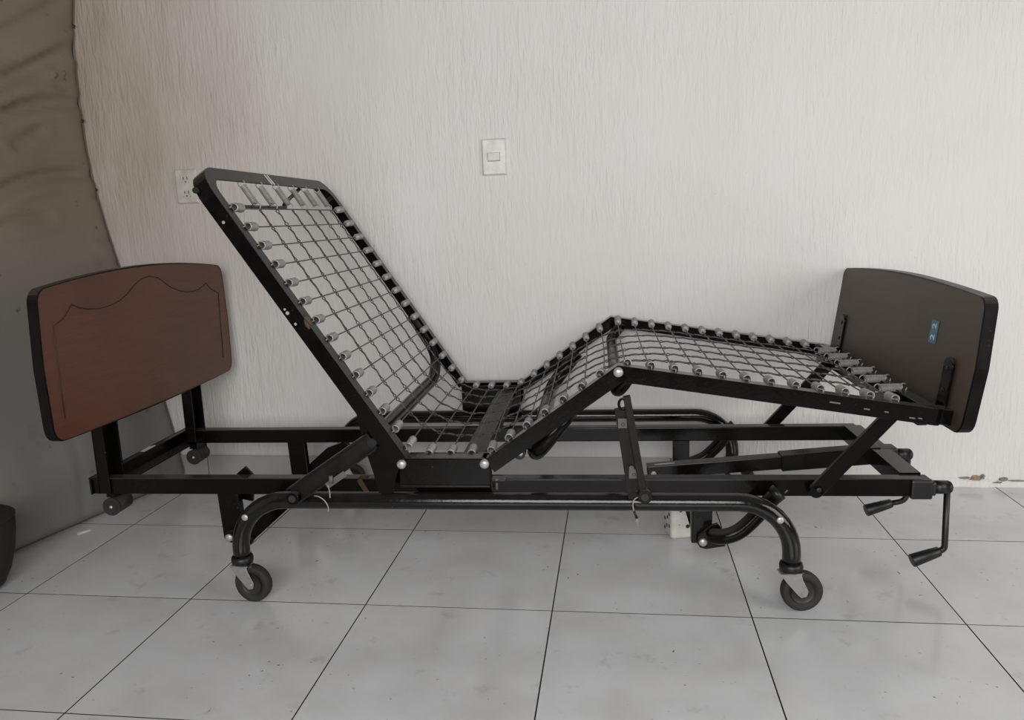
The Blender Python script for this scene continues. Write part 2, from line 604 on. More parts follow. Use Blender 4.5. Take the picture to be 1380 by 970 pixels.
# ------------------------------------------------------------------ mattress on end at the left
ZK = [0, .18, .286, .55, .78, .935, 1.11, 1.31, 1.53, 1.67, 1.95]
DK = [0, -.03, -.05, -.106, -.16, -.194, -.222, -.231, -.224, -.203, -.165]
def prof(z):
    for i in range(len(ZK)-1):
        if z <= ZK[i+1]:
            # Catmull-Rom on the knots
            t = (z-ZK[i])/(ZK[i+1]-ZK[i])
            d0 = (DK[min(i+1, 10)]-DK[max(i-1, 0)])/(ZK[min(i+1, 10)]-ZK[max(i-1, 0)])
            d1 = (DK[min(i+2, 10)]-DK[i])/(ZK[min(i+2, 10)]-ZK[i])
            L = ZK[i+1]-ZK[i]
            return (2*t**3-3*t*t+1)*DK[i] + (t**3-2*t*t+t)*L*d0 + (-2*t**3+3*t*t)*DK[i+1] + (t**3-t*t)*L*d1
    return DK[-1]
CREASE = [  # (points in depth/height on the cloth, depth of fold, width)
    ([(-.1, 1.33), (.155, 1.501), (.247, 1.563), (.341, 1.629), (.38, 1.663)], .010, .016),
    ([(-.2, 1.20), (.136, 1.363), (.231, 1.413), (.333, 1.472), (.43, 1.524)], .018, .020),
    ([(.327, 1.433), (.371, 1.466), (.43, 1.504)], .009, .010),
    ([(-.1, 1.18), (.121, 1.264), (.192, 1.297), (.264, 1.318), (.333, 1.33), (.43, 1.336)], .017, .018),
    ([(.158, 1.177), (.209, 1.21), (.25, 1.235)], .009, .014),
    ([(-.15, .95), (.069, 1.032), (.15, 1.068), (.221, 1.087), (.322, 1.10), (.43, 1.097)], .016, .018),
    ([(.385, 1.024), (.436, 1.027)], .009, .009),
    ([(-.2, .84), (.035, .925), (.129, .948), (.206, .956)], .008, .015),
    ([(.37, .874), (.44, .881)], .009, .009),
    ([(.33, .793), (.43, .797)], .006, .010),
    ([(.37, 1.568), (.40, 1.583), (.436, 1.582)], .010, .008),
    ([(-.3, .40), (-.145, .424), (-.05, .432)], .004, .008),
    ([(.034, .403), (.032, .199), (-.008, .03)], .005, .010),
    ([(-.4, 1.5), (-.1, 1.62), (.1, 1.70)], .012, .02),
]
def seg_d(y, z, a, b):
    dy, dz = b[0]-a[0], b[1]-a[1]
    t = max(0, min(1, ((y-a[0])*dy+(z-a[1])*dz)/(dy*dy+dz*dz)))
    return hypot(y-a[0]-t*dy, z-a[1]-t*dz)
from mathutils import noise as mnoise
def wrinkle(y, z):
    d = 0
    for pts, amp, wd in CREASE:
        best = min(seg_d(y, z, pts[i], pts[i+1]) for i in range(len(pts)-1))
        if best < 4*wd:
            d += -1.5*amp*exp(-(best/wd)**2) + .7*amp*exp(-((best-2*wd)/wd)**2)
    k = min(1, max(.15, (z-.35)/.6))
    q = .013*mnoise.noise((y*3.0-z*1.2, z*6.5, 3.1)) + .006*mnoise.noise((y*7-z*3, z*15, 9.7))
    return d + k*q
NY, NZ, TH = 70, 130, .17
YA, YB = .424, -.85
m = MB()
vs, fs = [], []
ring = None
for iz in range(NZ+1):
    z = .004 + 1.946*iz/NZ
    zc = min(1, z/.035, (1.95-z)/.05)
    row = []
    for iy in range(NY+1):                      # front face
        u = iy/NY
        y = YA + (YB-YA)*u
        edge = min(u, 1-u)*abs(YB-YA)
        rnd = .022*(1-min(1, edge/.03))**2
        x = -.05 + (y-.43)*.236 + prof(z) + wrinkle(y, z)*min(1, .12+edge/.12) - rnd - .036*(1-zc)**2
        row.append((x, y, z))
    for iy in range(NY, -1, -8):                # back face, coarse
        y = YA + (YB-YA)*iy/NY
        row.append((-.05 + (y-.43)*.236 + prof(z) - TH, y, z))
    vs += row
    ring = len(row)
for iz in range(NZ):
    for k in range(ring):
        k2 = (k+1) % ring
        fs.append((iz*ring+k, iz*ring+k2, (iz+1)*ring+k2, (iz+1)*ring+k))
fs.append(tuple(range(ring))[::-1])
fs.append(tuple(NZ*ring+k for k in range(ring)))
m.add(vs, fs, True)
mt = empty('mattress', (0, 0, 0))
tag(mt, 'large wrinkled grey-brown mattress standing on end in the corner behind the headboard', 'mattress')
body = m.build('mattress_cover', FABRIC, mt)
# corded seam down the edge that meets the wall, pulled in by tufts
pts = []
for k in range(90):
    z = .01 + 1.93*k/89
    pts.append((-.05 + (YA-.43)*.236 + prof(z) - .020, YA+.003, z))
MB().tube(pts, .0045, 6).build('seam_cord', FABRIC, mt)
BROWN = simple('brown_tuft_thread', (.07, .028, .018), .9)
for z in (1.583, 1.28, 1.05):
    y = YA-.004
    x = -.05 + (y-.43)*.236 + prof(z) - .010
    MB().tube([(x-.002, y, z-.006), (x+.006, y-.004, z), (x+.002, y-.012, z+.005)], [.0012, .0028, .0012], 6).build('tuft', BROWN, mt)

# ------------------------------------------------------------------ small things on the floor
tb = empty('tub', (-.150, -.445, 0))
tag(tb, 'small dark charcoal tub with flat lid, on the floor before the standing mattress', 'tub')
MB().lathe([(.0, .0), (.050, .0), (.068, .012), (.086, .050), (.100, .100), (.108, .150), (.110, .186), (.0, .186)], n=48).build('body', TUB, tb)
MB().lathe([(.0, .1865), (.1095, .1865), (.1115, .188), (.1115, .193), (.1085, .1955), (.06, .1965), (.0, .1968)], n=48).build('lid', TUB, tb)

blk = empty('perforated_block', (0, 0, 0))
BX = 1.2390 + .4395*cos(radians(1.5)); BY = -.0418 + .4395*sin(radians(1.5))
blk.location = (BX-.004, BY+.036, 0)
blk.rotation_euler = (0, 0, radians(14))
tag(blk, 'small white plastic block with dark round holes, on the floor behind the bed frame', 'block')
m = MB().box((-.034, -.034, 0), (.034, .034, .092))
bo = m.build('block_body', WBLOCK, blk)
bv = bo.modifiers.new('bevel', 'BEVEL'); bv.width, bv.segments = .010, 4
for (y, z) in ((-.018, .070), (.012, .078), (-.002, .056), (.020, .045), (-.018, .035), (.004, .030), (.020, .018)):
    MB().tube([(-.0338, y, z), (-.0346, y, z)], .0055, 10).build('hole', SLOT, blk)
MB().tube([(.014, -.0338, .037), (.014, -.0346, .037)], .0058, 14).build('hole', SLOT, blk)
MB().tube([(-.010, -.0338, .043), (-.010, -.0346, .043)], .0015, 8).build('hole', SLOT, blk)
MB().tube([(-.006, -.0338, .083), (-.006, -.0346, .083)], .0035, 10).build('hole', SLOT, blk)

m = MB()
m.add([(-.022, -.010, .0006), (.020, -.006, .0008), (.024, .006, .003), (-.016, .004, .0045), (0, -.002, .004)],
      [(0, 1, 4), (1, 2, 4), (2, 3, 4), (3, 0, 4)])
pp = m.build('paper_scrap', PAPER)
pp.location = (-.124, -.066, 0)
pp.rotation_euler = (0, 0, radians(60))
sd = pp.modifiers.new('solid', 'SOLIDIFY'); sd.thickness = .0006
tag(pp, 'small torn scrap of white paper on the floor at the foot of the mattress', 'paper')

# ------------------------------------------------------------------ THE BED (local: X along, Y across, Z up)
bed = empty('hospital_bed', (1.2390, -.0418, 0), radians(1.5))
tag(bed, 'black steel hospital bed with bare spring mesh, raised backrest and brown end boards', 'bed')
HW = .42
def V(x, y, z): return (x, y, z)

# --- stations of the lying surface
B0, BD, BL = Vector((-.217, 0, .369)), Vector((-.545, 0, .838)).normalized(), .800
BN = Vector((BD.z, 0, -BD.x))                   # surface normal of the backrest (towards +X, up)
E2 = Vector((-.041, 0, .369))
K = Vector((.258, 0, .581))
F = Vector((.932, 0, .4755))
TD = (K-E2).normalized(); TN = Vector((-TD.z, 0, TD.x))
CD = (F-K).normalized(); CN = Vector((-CD.z, 0, CD.x))

WEB, FLG, TK = .036, .034, .004
LP = [(0, 0), (FLG, 0), (FLG, TK), (TK, TK), (TK, WEB), (0, WEB)]

def u_frame(base, d, N, length, rad, nd_):
    """angle-iron U: up one side, across, down the other"""
    pts, nin = [], []
    def P(s_, y): return base + d*s_ + Vector((0, y, 0))
    pts.append(P(.0, -HW)); nin.append(Vector((0, 1, 0)))
    pts.append(P(length*.5, -HW)); nin.append(Vector((0, 1, 0)))
    for k in range(nd_+1):
        a = pi/2*k/nd_
        y = -HW + rad*(1-cos(a)); s_ = length-rad+rad*sin(a)
        pts.append(P(s_, y)); nin.append(Vector((0, cos(a), 0)) - d*sin(a))
    for k in range(nd_+1):
        a = pi/2*k/nd_
        y = HW - rad*(1-sin(a)); s_ = length-rad+rad*cos(a)
        pts.append(P(s_, y)); nin.append(Vector((0, -sin(a), 0)) - d*cos(a))
    pts.append(P(length*.5, HW)); nin.append(Vector((0, -1, 0)))
    pts.append(P(0, HW)); nin.append(Vector((0, -1, 0)))
    return pts, nin

pts, nin = u_frame(B0, BD, BN, BL, .075, 8)
back = MB().sweep(pts, nin, BN, LP).build('backrest_frame', BLACK, bed, .0012)
pts, nin = u_frame(K, CD, CN, (F-K).length, .012, 3)
calf = MB().sweep(pts, nin, CN, LP).build('foot_section_frame', BLACK, bed, .0012)
thigh = None
for s in (-1, 1):
    pts = [E2 + Vector((0, s*HW, 0)), K + Vector((0, s*HW, 0))]
    o = MB().sweep(pts, [Vector((0, -s, 0))]*2, TN, LP).build('thigh_rail', BLACK, bed, .0012)
    thigh = thigh or o

# seat plates joined by cross channels
seat = None
for s in (-1, 1):
    m = MB()
    y0, y1 = sorted((s*HW, s*(HW-.005)))
    m.prism([(-.2385, .309), (-.0305, .309), (-.0305, .366), (-.044, .373), (-.225, .373), (-.2385, .366)], y0, y1)
    yy = sorted((s*HW, s*(HW-.036)))
    m.box((-.222, yy[0], .369), (-.048, yy[1], .3735))
    yy = sorted((s*(HW+.006), s*(HW-.03)))
    m.box((-.2385, yy[0], .305), (-.0305, yy[1], .3095))
    o = m.build('seat_plate', BLACK, bed, .001)
    seat = seat or o
m = MB()
for x0, x1 in ((-.108, -.057),):
    m.box((x0, -HW+.006, .350), (x1, HW-.006, .354))
    m.box((x0, -HW+.006, .320), (x0+.004, HW-.006, .350))
    m.box((x1-.004, -HW+.006, .320), (x1, HW-.006, .350))
BROWNSTEEL = mat_black_paint('worn_brown_steel', .42, .9)
_n = BROWNSTEEL.node_tree.nodes
for e_, c_ in zip([x for x in _n if x.type == 'VALTORGB'][0].color_ramp.elements, ((.04, .03, .024, 1), (.065, .05, .04, 1), (.10, .08, .065, 1))):
    e_.color = c_
m.build('cross_channel', BROWNSTEEL, seat, .001, 'brown worn steel channel under the seat mesh')
# seat carrier down to the base rails
for s in (-1, 1):
    y0, y1 = sorted((s*.362, s*.356))
    MB().prism([(-.205, .266), (-.035, .266), (-.035, .368), (-.228, .368), (-.228, .290)], y0, y1).build('seat_carrier', BLACK, bed, .001)
m = MB()
m.box((-.028, -.428, .318), (.004, -.390, .322)).box((-.028, -.428, .300), (-.024, -.390, .320))
m.build('stop_bracket', BLACK, seat)
MB().cyl((-.016, -.422, .300), (-.016, -.422, .328), .003, n=8).cyl((-.016, -.422, .321), (-.016, -.422, .326), .0055, n=6).build('bolt', CLIP, seat)

# pivot rivets
m0 = MB().cyl((0, .004, 0), (0, -.004, 0), .0104, n=18).dome((0, -.004, 0), (0, -1, 0), .0102, .005, 18).mesh('pivot_bolt', RIVET)
for (x, z, par) in ((-.2315, .361, seat), (-.0415, .3615, seat), (.2585, .567, thigh)):
    for s in (-1, 1):
        o = inst(m0, 'pivot_bolt', par)
        o.location = (x, s*(HW+.004), z)
        if s > 0:
            o.rotation_euler = (0, 0, pi)
# small holes, rust and stickers on the backrest angle
def on_back(s_, y, d_=0): return B0 + BD*s_ + Vector((0, y, 0)) - BN*d_
for s_, rr in ((.665, .0036), (.425, .0042), (.395, .0030), (.435, .0028)):
    q = on_back(s_, -HW-.0006, .022 if s_ > .5 else .026)
    MB().tube([q, q+Vector((0, -.0006, 0))], rr, 12).build('drilled_hole', RIVET, back)
MB().tube([on_back(.372, -HW+.006, -.0004), on_back(.380, -HW+.007, -.0004), on_back(.392, -HW+.005, -.0004), on_back(.402, -HW+.007, -.0004)], [.002, .0055, .0065, .002], 5).tube([on_back(.368, -HW-.0002, .006), on_back(.378, -HW-.0002, .005), on_back(.392, -HW-.0002, .003)], [.002, .005, .002], 5).build('rust_patch', RUST, back, label='orange rust patch on the near side of the backrest')
for dy in (-.008, .008):
    a = on_back(BL-.004, -.052+dy, -.0006); b_ = on_back(BL-.034, -.044+dy, -.0006)
    MB().bar(a, b_, .006, .0008, BN).build('tape_strip', PAPER, back, label='thin whitish strip of tape on the head rail')
MB().cyl(on_back(BL-.045, -HW-.004, .03), on_back(BL-.045, -HW+.012, .03), .007, n=10).build('rubber_stop', GRIP, back)
# bent rod behind the head springs
MB().tube(smooth_path([on_back(.700, -HW+.02, .012), on_back(.700, -.20, .012), on_back(.701, -.05, .012), on_back(.715, -.02, .012), on_back(.768, .165, .012)], 5), .0055, 8).build('brace_rod', BLACK, back)

# --- loop behind the backrest and its lever plates
def rounded(pts, r, n=5):
    P = [Vector(p) for p in pts]
    out = [P[0]]
    for i in range(1, len(P)-1):
        a, b, c = P[i-1], P[i], P[i+1]
        d0, d1 = (a-b).normalized(), (c-b).normalized()
        rr = min(r, (a-b).length*.49, (c-b).length*.49)
        p0, p1 = b+d0*rr, b+d1*rr
        for k in range(n+1):
            t = k/n
            out.append(p0*(1-t)**2 + b*2*t*(1-t) + p1*t*t)
    out.append(P[-1])
    return out
m = MB()
pl = rounded([(-.388, -.372, .600), (-.312, -.372, .470), (-.309, -.30, .412), (-.309, .30, .412), (-.312, .372, .470), (-.388, .372, .600)], .10, 6)
m.tube(pl, .0125, 12)
m.tube([p + Vector((.014, 0, -.008)) for p in pl], .007, 8)
m.build('backrest_loop', BLACK, back)
m = MB()
m.prism([(-.345, .512), (-.335, .472), (-.323, .398), (-.305, .330), (-.296, .284), (-.262, .284), (-.250, .330), (-.236, .355), (-.262, .402), (-.300, .462)], -.405, -.399)
m.prism([(-.296, .284), (-.292, .284), (-.318, .398), (-.323, .398)], -.400, -.366)
m.prism([(-.318, .430), (-.305, .330), (-.285, .290), (-.252, .292), (-.243, .330), (-.248, .360), (-.268, .395)], -.368, -.362)
m.build('lift_lever', BLACK, back, .001)
MB().cyl((-.300, -.415, .408), (-.300, -.35, .408), .011, n=14).build('lever_pin', PLASTIC, back)

# --- U-shaped cross tubes under thigh and knee
MB().tube(rounded([(.150, -.372, .470), (.066, -.372, .362), (.066, .372, .362), (.150, .372, .470)], .055, 7), .0205, 14).build('thigh_cross_tube', BLACK, thigh)
MB().tube(rounded([(.292, -.372, .560), (.258, -.372, .512), (.258, .372, .512), (.292, .372, .560)], .04, 7), .0165, 14).build('knee_cross_tube', BLACK, thigh)
m = MB().tube([(.034, -.385, .372), (.034, -.36, .372)], .014, 14).build('roller', PLASTIC, thigh)
MB().dome((.036, -.385, .372), (0, -1, 0), .006, .003, 10).build('roller_pin', RIVET, m)

# --- lying-surface stations, mesh, springs
stations = []                                   # (point on flange plane, normal, section)
for k in range(14):
    stations.append((B0 + BD*(.689 - .05145*k), BN, back))
for x in (-.179, -.128, -.078):
    stations.append((Vector((x, 0, .369)), Vector((0, 0, 1)), seat))
stations.append((E2 + TD*.012, (TN+Vector((0, 0, 1))).normalized(), thigh))
for k in range(6):
    stations.append((E2 + TD*(.064 + .0512*k), TN, thigh))
for k in range(12):
    stations.append((K + CD*(.022 + .0523*k), CN, calf))
NS = len(stations)
S0 = [p.copy() for p, n, o in stations]
headp = B0 + BD*(.735); footp = K + CD*(.650)
pathp = [headp] + [p.copy() for p in S0] + [footp]
for it in range(7):
    q = [p.copy() for p in pathp]
    for i in range(2, len(q)-2):
        pathp[i] = q[i] + ((q[i-1]+q[i+1])/2 - q[i])*.5
SM = pathp[1:-1]
HY = [-.236, -.135, -.030, .075, .177, .279]
FY = [-.250, -.150, -.052, .052, .148, .250]
def wire_y(k, i):
    t = min(1, max(0, (i-8)/10))
    return HY[k]*(1-t) + FY[k]*t
SPY = .384
jit = [[R.uniform(-.004, .004) for k in range(6)] for i in range(NS)]
def surf_pt(i, y):
    c = max(0, 1-(y/SPY)**2)
    c = c**.7
    return S0[i]*(1-c) + SM[i]*c + Vector((0, y, 0)) - stations[i][1]*.003

def helix(r, pitch, turns, x0, per=10):
    n = int(turns*per)
    return [(x0+pitch*k/per, r*cos(2*pi*k/per), r*sin(2*pi*k/per)) for k in range(n+1)]
# short side spring: axis +X from the frame hook towards the mesh
hx = helix(.0088, .0029, 14.5, .008, 8)
nt_ = 8*3                                       # the last turns taper down to the cross wire
for k in range(1, nt_+1):
    a = 2*pi*(len(hx)-1+k)/8
    rr = .0088*(1-k/nt_)**.8 + .0012
    hx.append((.008 + .0029*14.5 + .0012*k/8, rr*cos(a), rr*sin(a)))
m = MB().tube(hx, .0016, 4)
m.tube([(.008, .0088, 0), (.003, .007, 0), (-.003, .003, 0), (-.008, 0, .001), (-.011, 0, -.004)], .0014, 4)
m.tube([(.0525, 0, 0), (.064, 0, 0)], .0018, 5)
SIDE = m.mesh('side_spring', SPRING)
# long end spring, 0.074 long with a round hook at each end
m = MB().tube(helix(.0072, .0031, 15.5, .012, 9), .0014, 4)
for x, sg in ((.006, -1), (.066, 1)):
    m.tube([(x + .0085*cos(a)*1.0, 0, .0085*sin(a)) for a in [2*pi*k/12 + (pi if sg < 0 else 0) for k in range(11)]], .0014, 4)
ENDS = m.mesh('end_spring', SPRING)
# unit link: plain wire with a twisted eye at both ends
m = MB()
m.tube([(.22, 0, 0), (.36, .02, .012), (.5, .0, .018), (.64, -.02, .012), (.78, 0, 0)], .030, 4)
for x0, x1 in ((.0, .22), (1.0, .78)):
    for sg in (1, -1):
        m.tube([(x0, 0, 0), (x0+(x1-x0)*.3, sg*.05, sg*.012), (x0+(x1-x0)*.6, sg*.06, 0), (x1, 0, 0)], .022, 4)
LINK = m.mesh('mesh_link', WIRE)

for i in range(NS):
    sec = stations[i][2]
    N = stations[i][1]
    ends = []
    for s in (-1, 1):
        a = S0[i] + Vector((0, s*(SPY+.002), 0)) + N*.002
        b_ = surf_pt(i, s*(SPY-.085))
        d = (b_-a).normalized()
        inst(SIDE, 'side_spring', sec, frame_mat(a, d, N))
        ends.append(a + d*.060)
    ys = [-.285] + [wire_y(k, i) for k in range(6)] + [.285]
    pts = [ends[0]] + [surf_pt(i, y) for y in ys if abs(y) < .312] + [ends[1]]
    MB().tube(smooth_path(pts, 3), .0018, 5).build('cross_wire', WIRE, sec)
for k in range(6):
    for i in range(NS-1):
        a = surf_pt(i, wire_y(k, i)); b_ = surf_pt(i+1, wire_y(k, i+1))
        N = stations[i][1]
        L = (b_-a).length
        M = frame_mat(a + (b_-a)*.03, b_-a, N + Vector((0, R.uniform(-.25, .25), 0)))
        inst(LINK, 'mesh_link', stations[i][2], M @ Matrix.Diagonal((L*.94, .100, .075, 1)))
    # head springs
    a = on_back(BL-.030, HY[k]+.006, .004); b_ = surf_pt(0, wire_y(k, 0))
    d = (b_-a).normalized()
    L = (b_-a).length
    inst(ENDS, 'end_spring', back, frame_mat(a, d, BN) @ Matrix.Diagonal((L/.074, 1, 1, 1)))
    # foot springs
    a = F - CD*.010 + Vector((0, FY[k]+.014, 0)) + CN*.006; b_ = surf_pt(NS-1, wire_y(k, NS-1))
    d = (b_-a).normalized()
    L = (b_-a).length
    inst(ENDS, 'end_spring', calf, frame_mat(a, d, CN) @ Matrix.Diagonal((L/.074, 1.15, 1.15, 1)))

# --- struts carrying the foot section
m0 = MB().bar((.722, -.268, .243), (.905, -.268, .452), .034, .014, (0, 1, 0))
m0.cyl((.722, -.275, .243), (.722, -.261, .243), .017, n=16)
me = m0.mesh('foot_strut', BLACK)
for s in (-1, 1):
    o = inst(me, 'foot_strut', bed)
    if s > 0:
        o.location = (0, .536, 0)
    bv = o.modifiers.new('bevel', 'BEVEL'); bv.width, bv.limit_method = .0015, 'ANGLE'
    MB().dome((.726, s*.276, .247), (0, s, 0), .007, .003, 10).build('strut_bolt', PLASTIC, o)
    if s > 0:
        o.children[0].location = (0, -.536, 0)
MB().box((.893, -.385, .433), (.913, .385, .455)).build('strut_crossbar', BLACK, calf, .001)
SCRAPE = simple('scraped_grey', (.13, .12, .105), .6)
MB().bar((.700, -HW-.0006, .4955), (.722, -HW-.0006, .4920), .003, .0008, (0, 1, 0)).build('paint_chip', SCRAPE, calf)
for x, z, l in ((.862, .4600, .012), (.880, .4590, .008), (.770, .4800, .012), (.812, .4735, .008)):
    MB().bar((x, -HW-.0006, z), (x+l, -HW-.0006, z-.0018), .0028, .0008, (0, 1, 0)).build('paint_chip', SCRAPE, calf)

# --- end boards
def board_outline(hw_top, hw_bot, z0, z1, crown, belly, r):
    """closed (y, z) outline, counter-clockwise"""
    pts = []
    n = 14
    def zt(y): return z1 + crown*(1-(y/hw_top)**2)
    def zb(y): return z0 - belly*(1-(y/hw_bot)**2)
    for k in range(n+1):
        y = -hw_bot+r + (2*hw_bot-2*r)*k/n
        pts.append((y, zb(y)))
    c = (hw_bot-r, zb(hw_bot-r)+r)
    pts += [(c[0]+r*cos(a), c[1]+r*sin(a)) for a in [-pi/2+pi/2*k/5 for k in range(1, 6)]]
    zm = (z0+z1)/2
    bulge = max(hw_top, hw_bot)+.004
    pts.append((bulge, zm))
    c = (hw_top-r, zt(hw_top-r)-r)
    pts += [(c[0]+r*cos(a), c[1]+r*sin(a)) for a in [pi/2*k/5 for k in range(0, 6)]]
    for k in range(1, n+1):
        y = hw_top-r - (2*hw_top-2*r)*k/n
        pts.append((y, zt(y)))
    c = (-hw_top+r, zt(hw_top-r)-r)
    pts += [(c[0]+r*cos(a), c[1]+r*sin(a)) for a in [pi/2+pi/2*k/5 for k in range(1, 6)]]
    pts.append((-bulge, zm))
    c = (-hw_bot+r, zb(hw_bot-r)+r)
    pts += [(c[0]+r*cos(a), c[1]+r*sin(a)) for a in [pi+pi/2*k/5 for k in range(0, 5)]]
    return pts

def board(name, outline, x0, x1, face_m, shear, parent):
    """panel with a laminate on both faces and an edge band; x shifts with z by shear(z)"""
    n = len(outline)
    root = empty(name, (0, 0, 0), 0, parent)
    m = MB()
    vs = [(x0+shear(z), y, z) for y, z in outline] + [(x1+shear(z), y, z) for y, z in outline]
    m.add(vs, [tuple(range(n)), tuple(range(2*n-1, n-1, -1))])
    m.add(vs, [(i, n+i, n+(i+1) % n, (i+1) % n) for i in range(n)])
    m.build('panel', face_m, root)
    cy = sum(p[0] for p in outline)/n; cz = sum(p[1] for p in outline)/n
    def off(p, d):
        dy, dz = p[0]-cy, p[1]-cz
        L = hypot(dy, dz)
        return (p[0]+dy/L*d, p[1]+dz/L*d)
    o1 = [off(p, .003) for p in outline]; i1 = [off(p, -.0015) for p in outline]
    vs = []
    for (ol, xx) in ((i1, x0-.0006), (o1, x0+.0004), (o1, x1-.0004), (i1, x1+.0006)):
        vs += [(xx+shear(z), y, z) for y, z in ol]
    fs = []
    for r in range(3):
        for i in range(n):
            j = (i+1) % n
            fs.append((r*n+i, r*n+j, (r+1)*n+j, (r+1)*n+i))
    mm = MB(); mm.add(vs, fs, False)
    mm.build('edge_band', EDGE, root, label='black edging with chipped paint')
    return root

hol = board_outline(.440, .446, .424, .778, .029, .008, .035)
hb = board('headboard', [(y-.016, z) for y, z in hol], -1.064, -1.040, MAHOG, lambda z: 0, bed)
hb['label'] = 'reddish mahogany laminate headboard with carved scalloped outline'
gl = [(-.4199, .4733), (-.4198, .55), (-.4180, .62), (-.4145, .6927), (-.3787, .7054), (-.357, .722), (-.3419, .7353), (-.3166, .7246), (-.2857, .7172), (-.24, .7133), (-.20, .7152), (-.157, .7227), (-.1211, .7349), (-.0764, .7597), (-.0433, .7717), (-.0033, .7765), (.0407, .7688), (.0688, .7535), (.0978, .7378), (.1445, .7218), (.1862, .7132), (.2309, .7116), (.2593, .7136), (.288, .722), (.3108, .7299), (.3255, .717), (.3451, .7054), (.3850, .6913), (.3800, .60), (.3728, .4732)]
for a, b_, g in ((0, 17, GROOVE), (16, len(gl), GROOVE2)):
    MB().tube([(-1.0398, y, z) for y, z in gl[a:b_]], .0016, 4).build('carved_line', g, hb)

shf = lambda z: (z-.44)*.135
fol = board_outline(.448, .458, .432, .709, .017, .0, .030)
fb = board('footboard', fol, .949, .974, DARKWOOD, shf, bed)
fb['label'] = 'dark brown footboard with a blue number sticker'
# number sticker: blue label with a pale 2 2 that reads upwards
m = MB()
def fbp(y, z, d): return (.949 + shf(z) - d, y, z)
ys0, ys1, zs0, zs1 = -.2295, -.2665, .5885, .6400
m.add([fbp(ys0, zs0, .0009), fbp(ys1, zs0, .0009), fbp(ys1, zs1, .0009), fbp(ys0, zs1, .0009)], [(0, 1, 2, 3)])
m.cur = 1
fc = bpy.data.curves.new('digits', 'FONT')
fc.body = '2'
fc.size = .034
fc.align_x, fc.align_y = 'CENTER', 'CENTER'
fc.offset = .0008
to = bpy.data.objects.new('digits', fc)
COL.objects.link(to)
dg = bpy.context.evaluated_depsgraph_get()
tm = bpy.data.meshes.new_from_object(to.evaluated_get(dg))
tv = [v.co.copy() for v in tm.vertices]
tf = [tuple(p.vertices) for p in tm.polygons]
cxm = (min(v.x for v in tv)+max(v.x for v in tv))/2; cym = (min(v.y for v in tv)+max(v.y for v in tv))/2
bpy.data.objects.remove(to); bpy.data.meshes.remove(tm); bpy.data.curves.remove(fc)
for zc in (.602, .627):
    # the digit's top points to the left as seen from the bed, so it reads from bottom to top
    m.add([fbp(-.248 + (v.y-cym)*.85, zc + (v.x-cxm)*.80, .0016) for v in tv], tf)
m.build('number_sticker', [STICK, DIGIT], fb, label='blue sticker printed 2 2 in pale digits')
# brackets that hold the footboard to the foot section
for s in (-1, 1):
    y0, y1 = s*.340, s*.382
    a, b_ = sorted((y0, y1))
    m = MB()
    vs = []
    for z in (.440, .556):
        for y in (a, b_):
            for d in (.001, .007):
                vs.append(fbp(y, z, d))
    m.add(vs, [(0, 2, 3, 1), (4, 5, 7, 6), (0, 1, 5, 4), (2, 6, 7, 3), (1, 3, 7, 5), (0, 4, 6, 2)])
    m.tube([fbp((a+b_)/2, .556, .001), fbp((a+b_)/2, .556, .007)], .021, 16)
    br = m.build('bracket', BLACK, fb, .001)
    for z in (.505, .552):
        MB().dome(fbp((a+b_)/2, z, .007), (-1, 0, .1), .0055, .003, 10).build('bracket_bolt', PLASTIC, br)
    MB().bar(F + Vector((-.05, s*.39, -.012)), F + Vector((.022, s*.39, -.020)), .034, .046, (0, 1, 0)).build('corner_socket', BLACK, calf, .003)

# --- base frame
RT, RB, RY0, RY1 = .265, .2215, .214, .250
XL, XR = -1.118, .970
m0 = MB().box((XL, -RY1, RB), (XR, -RY0, RT)).mesh('base_rail', BLACK)
rails = []
for s in (-1, 1):
    o = inst(m0, 'base_rail', bed)
    if s > 0:
        o.location = (0, RY0+RY1, 0)
    bv = o.modifiers.new('bevel', 'BEVEL'); bv.width, bv.segments = .0035, 3
    rails.append(o)
MB().bar((-.392, -RY1-.0006, .2630), (-.372, -RY1-.0006, .226), .013, .0012, (0, 1, 0)).box((-.395, -.245, RT), (-.37, -.225, RT+.0007)).build('rust_streak', RUST, rails[0], label='orange rust streak on the near base rail')
m = MB().box((XL-.010, -RY1, RB-.002), (XL-.005, RY1, RT+.002)).box((XL-.010, -RY1+.01, RB-.002), (XL+.032, RY1-.01, RB+.003))
m.box((XL-.010, -RY1, RT-.003), (XL+.012, RY1, RT+.002))
xb = m.build('head_crossbar', BLACK, bed, .001)
m = MB()
m.add([(XL-.006, -.022, RT+.0028), (XL+.010, -.026, RT+.0028), (XL+.011, .034, RT+.0034), (XL+.004, .042, RT+.0034), (XL-.007, .030, RT+.003)], [(0, 1, 2, 3, 4)])
m.build('tape_scrap', PAPER, xb, label='torn white tape on the head crossbar')
m = MB().box((.929, -RY0, RT-.002), (.977, RY0, RT+.004)).box((.929, -RY0, RB+.002), (.934, RY0, RT))
m.build('foot_crossbar', BLACK, bed, .001)
# headboard posts: open channels
for s in (-1, 1):
    c = s*.223
    m = MB().box((-1.098, c-.034, .225), (-1.093, c+.034, .60))
    for e in (-1, 1):
        y = sorted((c+e*.034, c+e*.029))
        m.box((-1.098, y[0], .225), (-1.066, y[1], .60))
    m.box((-1.098, c-.006, .225), (-1.085, c+.006, .60))
    m.build('headboard_post', BLACK, bed, .001)
